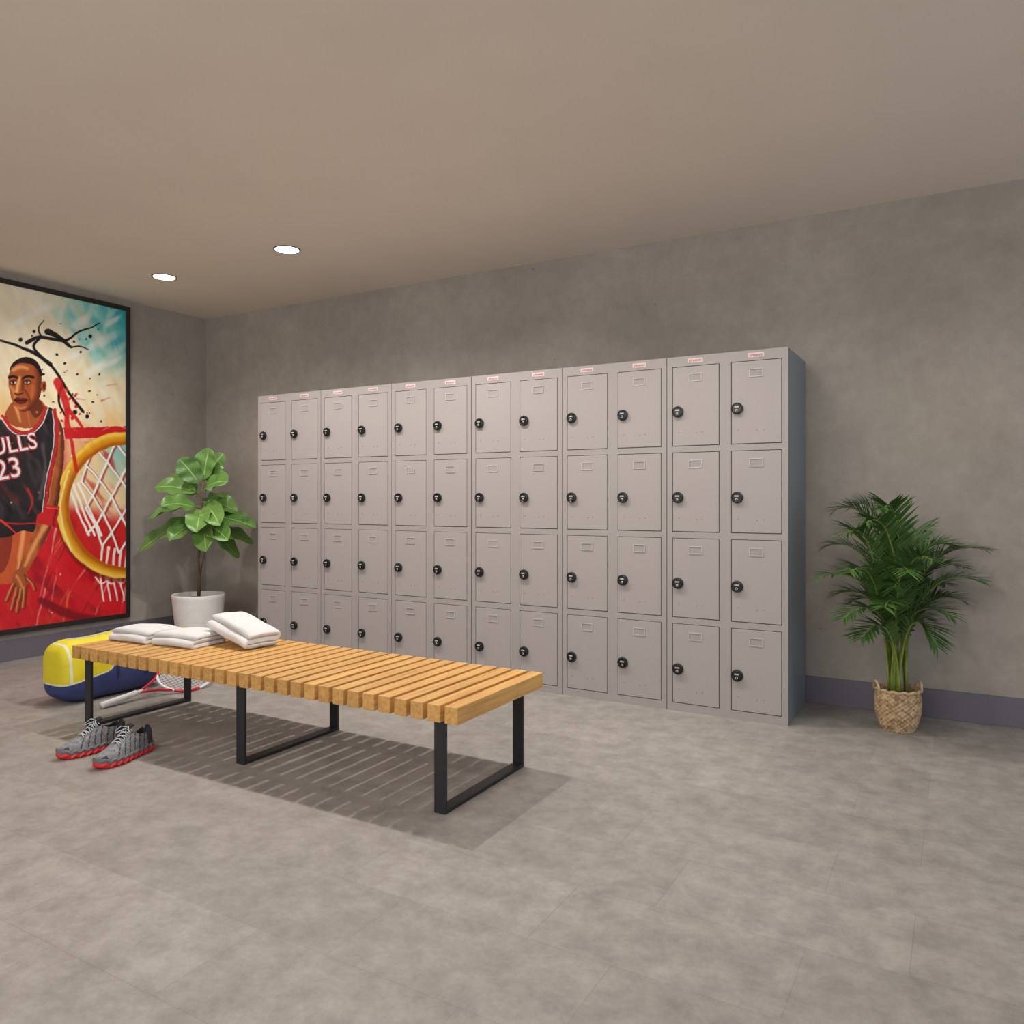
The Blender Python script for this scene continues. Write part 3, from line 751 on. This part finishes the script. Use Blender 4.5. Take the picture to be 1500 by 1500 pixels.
# ink
K_=(26,22,24)
paint(stroke([(40,502),(58,492),(78,498),(100,500),(112,486),(128,482),(146,474)],6,1.5),K_)
paint(stroke([(70,486),(86,494),(96,502),(104,508)],9,3),K_)
paint(stroke([(58,496),(46,508),(60,522),(78,538),(92,562),(104,580),(122,604)],4,4),K_)
paint(stroke([(0,498),(30,508),(56,520),(74,534)],3,6),K_)
paint(stroke([(92,562),(84,584),(92,604),(100,616)],5,2),K_)
paint(stroke([(104,508),(118,506),(130,512)],3,1),K_); paint(stroke([(60,492),(56,480),(64,470)],3,1),K_)
for cxx,cyy,r_ in ((118,516,2),(132,492,2.5),(84,520,2),(50,486,2.5),(64,548,2),(110,604,3.5),(128,610,3),(30,498,3)): paint(ell(cxx,cyy,r_,r_,0,.3),K_)
for k_ in range(26): paint(ell(rr.uniform(30,150),rr.uniform(470,620),rr.uniform(.6,2),rr.uniform(.6,1.8),0,.4),K_)
paint(stroke([(84,560),(100,596),(96,626)],13,5,soft=2),(204,34,36),.9); paint(stroke([(100,600),(120,622),(126,640)],7,2),(204,34,36),.9)
for k_ in range(14):
    aa=rr.uniform(0,6.28); r_=rr.uniform(8,26); paint(ell(100+r_*math.cos(aa),594+r_*math.sin(aa),rr.uniform(1,3.5),rr.uniform(1,2.5),aa,.3),(204,34,36))
paint(stroke([(96,600),(104,640),(112,690)],3,6),(204,40,36),.9)
# ---- figure
SK=(170,86,44); SD=(92,38,24); SM=(206,112,58); SH=(244,170,104)
legp=[(-20,750),(52,768),(48,812),(36,850),(6,858),(-30,850)]
paint(sp(legp),(206,92,48)); paint(sp([(-20,750),(20,760),(14,840),(-30,846)]),(140,46,32),.85)
paint(stroke([(34,780),(30,810),(24,846)],7,3,soft=3),(250,180,112),.8)
paint(sp([(-40,738),(66,748),(60,782),(30,776),(10,790),(-40,780)]),(34,26,30))
paint(stroke([(58,750),(54,780)],5,5),(206,36,40)); paint(stroke([(-30,758),(20,768),(56,766)],2,2),(206,36,40)); paint(stroke([(0,760),(24,782)],4,2),(226,60,50))
arm=[(66,596),(82,606),(94,632),(94,672),(88,712),(86,744),(70,784),(52,816),(38,842),(24,838),(36,808),(52,776),(61,744),(63,700),(65,650)]
am=sp(arm)
paint(am,SK); paint(am*sst(nD,0,.6),SM,.6); paint(am*sst(-nB,.3,.8),SD,.4)
paint(am*stroke([(90,612),(96,660),(88,720),(70,790),(46,838)],12,6,soft=5),SD,.9)
paint(am*stroke([(72,612),(76,650),(72,700),(68,736)],10,5,soft=5),SH,.85)
paint(am*stroke([(66,770),(50,800),(36,828)],8,4,soft=4),SH,.85)
paint(am*stroke([(82,640),(80,672),(76,700)],5,2,soft=4),(240,134,66),.8)
paint(am*stroke([(66,640),(70,670),(66,704)],3,2,soft=2),SD,.7)
paint(poly([(57,738),(88,742),(82,772),(53,765)]),(206,32,38)); paint(stroke([(60,742),(86,746)],2,2),(240,90,80)); paint(stroke([(82,748),(78,770)],4,3,soft=2),(130,16,26),.8)
# hand reaching down, fingers spread
paint(sp([(24,832),(39,836),(42,848),(38,860),(28,866),(18,860),(17,846)]),SK)
for p_ in ([(20,856),(14,866),(9,880)],[(25,862),(21,876),(17,892)],[(31,863),(28,878),(25,896)],[(36,860),(35,874),(33,889)],[(39,846),(47,853),(50,863)]):
    paint(stroke([(q[0]+1.2,q[1]+1) for q in p_],7,4.5),(96,14,20),.6)
    paint(stroke(p_,5.8,3.6),SK); paint(stroke([(q[0]-1.2,q[1]) for q in p_],2,1.2,soft=1.5),SH,.8); paint(stroke([(q[0]+2,q[1]) for q in p_],1.2,.8),SD,.8)
paint(stroke([(24,844),(30,854),(33,862)],4,2,soft=3),SH,.7); paint(stroke([(36,842),(39,852)],3,2,soft=2),SD,.7)
paint(sp([(18,584),(58,580),(70,600),(78,612),(40,632),(2,616)]),SK); paint(sp([(40,590),(58,582),(66,600),(50,618)]),SD,.8); paint(stroke([(24,596),(30,618)],6,2,soft=3),SH,.8); paint(stroke([(40,604),(44,624)],3,2,soft=2),SM,.8)
jer=[(-30,622),(4,610),(20,628),(40,634),(58,618),(66,596),(78,596),(86,626),(84,664),(74,706),(68,752),(20,766),(-50,750),(-60,660)]
jm=sp(jer)
paint(jm,(34,30,34)); paint(jm*sst(nD,.1,.7),(66,58,62),.6); paint(jm*sst(-nD,.3,.7),(14,12,16),.8); paint(jm*sst(nB,.4,.8),(120,36,40),.5)
paint(stroke([(4,610),(18,630),(40,637),(60,620),(67,596)],5,4),(204,34,40)); paint(stroke([(2,612),(16,634),(40,641),(63,624),(70,598)],1.6,1.6),(240,236,230))
paint(stroke([(80,600),(84,630),(80,668),(70,710),(66,750)],5,4),(204,34,40)); paint(stroke([(77,602),(80,632),(76,668),(66,710),(62,750)],1.4),(240,236,230))
paint(stroke([(62,650),(68,690),(58,730)],3,6,soft=4),(96,86,90),.8); paint(stroke([(40,716),(50,734),(42,752)],3,2,soft=2),(206,40,40),.9)
# head
hd=sp([(14,540),(22,528),(38,523),(54,530),(62,548),(61,574),(55,590),(43,603),(29,604),(19,592),(12,566)])
paint(hd,SK); paint(hd*sst(nD,.1,.7),SM,.4)
paint(hd*stroke([(58,534),(62,556),(58,582),(46,600)],14,10,soft=8),SD,.9)
paint(hd*stroke([(22,600),(34,604),(46,598)],4,4,soft=4),SD,.8)
paint(sp([(12,544),(20,529),(38,521),(56,529),(64,550),(59,552),(54,538),(40,531),(26,532),(17,542)]),(36,22,20))
paint(stroke([(20,541),(30,537),(40,540)],7,4,soft=4),SH,.8); paint(stroke([(16,566),(20,574),(22,584)],4,3,soft=4),SH,.7)
paint(ell(64,566,4,8,.1),SK); paint(ell(64.5,566,2,5,.1),SD)
paint(stroke([(14,553),(20,551),(27,555)],4,2.4,soft=1.4),(34,18,16)); paint(stroke([(33,555),(40,551),(49,553)],2.4,4,soft=1.4),(34,18,16))
for ex in (21,40):
    paint(ell(ex,560,6.5,4,0,.3),SD,.9); paint(ell(ex,560.5,4.2,1.7,0,.2),(226,214,200)); paint(ell(ex-.8,560.3,1.8,1.8,0,.2),(16,12,12))
paint(stroke([(29,554),(26,566),(24,573)],3.5,5,soft=2.5),SH,.9); paint(stroke([(21,576),(24,578.5),(29,577.5),(34,576)],2.2,2.2),SD); paint(stroke([(33,556),(33,572)],3,3,soft=3),SD,.8)
paint(stroke([(36,572),(42,580),(43,590)],2,1.5,soft=2),SD,.8)
paint(sp([(19,585),(25,582),(30,583),(36,582),(42,585),(38,591),(30,593),(24,591)]),(104,36,30)); paint(stroke([(21,586.5),(30,587.2),(40,586.5)],1.8,1.8),(50,12,14))
paint(stroke([(22,597),(30,599),(38,597)],3,2,soft=3),SH,.6); paint(stroke([(48,566),(46,582)],4,3,soft=4),(214,112,58),.7)
for k_ in range(16):
    x_=rr.uniform(0,90); y_=rr.uniform(600,900); paint(ell(x_,y_,rr.uniform(.8,2),rr.uniform(.8,1.8),0,.4),cols_[k_%8],.7)
col[:]=np.clip(col*(1+.035*nD[...,None]),0,255)
nr_,nc_=X.shape
V=np.stack([np.full(X.shape,PX-XL),YY-oy,ZZ-pz0],-1).reshape(-1,3)
idx=np.arange(nr_*nc_).reshape(nr_,nc_)
FQ=np.stack([idx[:-1,:-1],idx[:-1,1:],idx[1:,1:],idx[1:,:-1]],-1).reshape(-1,4)
me=bpy.data.meshes.new('artwork'); me.from_pydata(V.tolist(),[],FQ.tolist())
ca=me.color_attributes.new('paint','FLOAT_COLOR','POINT')
s=col.reshape(-1,3)/255; lin=np.where(s<=.04045,s/12.92,((s+.055)/1.055)**2.4); ca.data.foreach_set('color',np.concatenate([lin,np.ones((len(lin),1))],1).ravel())
m,nt,bb=newmat('printed poster'); at_=nt.nodes.new('ShaderNodeVertexColor'); at_.layer_name='paint'; nt.links.new(at_.outputs[0],bb.inputs['Base Color']); bb.inputs['Roughness'].default_value=.25
me.materials.append(m); art=bpy.data.objects.new('artwork',me); C.objects.link(art); art.parent=t
bk=MB(); bk.box(0,PX-XL-.002,py0-oy+.01,py1-oy-.01,.01,pz1-pz0-.01); bk.build('backing_board',M['frame'],t)
def jersey(body,px,py,size,rot,name):
    k=(px-750)/F
    dx,dy=-S30+C30*k,C30+S30*k; Zd=PX/dx; yw=dy*Zd; zw=CH-(py-HY)/F*Zd
    vs_all=MB()
    for off,x_,mi in ((size*.045,.0012,1),(size*.0,.002,0)):
        v,f=text_mesh(body,size,off)
        c,s_=math.cos(rot),math.sin(rot)
        vs_all.add([(PX-XL+x_, yw-oy+ (a*c-b_*s_)*.9, zw-pz0+(a*s_+b_*c)) for a,b_,_ in v],f,mi)
    vs_all.build(name,[M['white'],M['red']],art,recalc=False)
jersey('BULLS',12,653,.155,math.radians(12),'jersey_lettering')
jersey('23',12,688,.19,math.radians(12),'jersey_number')

# ---------------------------------------------------------------- world, camera
w=bpy.data.worlds.new('World'); bpy.context.scene.world=w; w.use_nodes=True; nt=w.node_tree; bg=nt.nodes['Background']
tc=nt.nodes.new('ShaderNodeTexCoord'); spx=nt.nodes.new('ShaderNodeSeparateXYZ'); nt.links.new(tc.outputs['Generated'],spx.inputs[0])
mr=nt.nodes.new('ShaderNodeMapRange'); mr.inputs[1].default_value=-.2; mr.inputs[2].default_value=.9; nt.links.new(spx.outputs[0],mr.inputs[0])
mx=nt.nodes.new('ShaderNodeMix'); mx.data_type='RGBA'; nt.links.new(mr.outputs[0],mx.inputs[0]); mx.inputs[6].default_value=(1,.95,.9,1); mx.inputs[7].default_value=(.72,.85,1,1)
nt.links.new(mx.outputs[2],bg.inputs['Color']); bg.inputs['Strength'].default_value=.97
cd=bpy.data.cameras.new('camera'); cam=bpy.data.objects.new('camera',cd); C.objects.link(cam)
cam.location=(0,0,CH); cam.rotation_euler=(math.pi/2,0,math.radians(30)); cd.sensor_width=36; cd.lens=F/1500*36; cd.shift_y=-20/1500; cd.clip_start=.05
bpy.context.scene.camera=cam
bpy.context.scene.view_settings.view_transform='Standard'
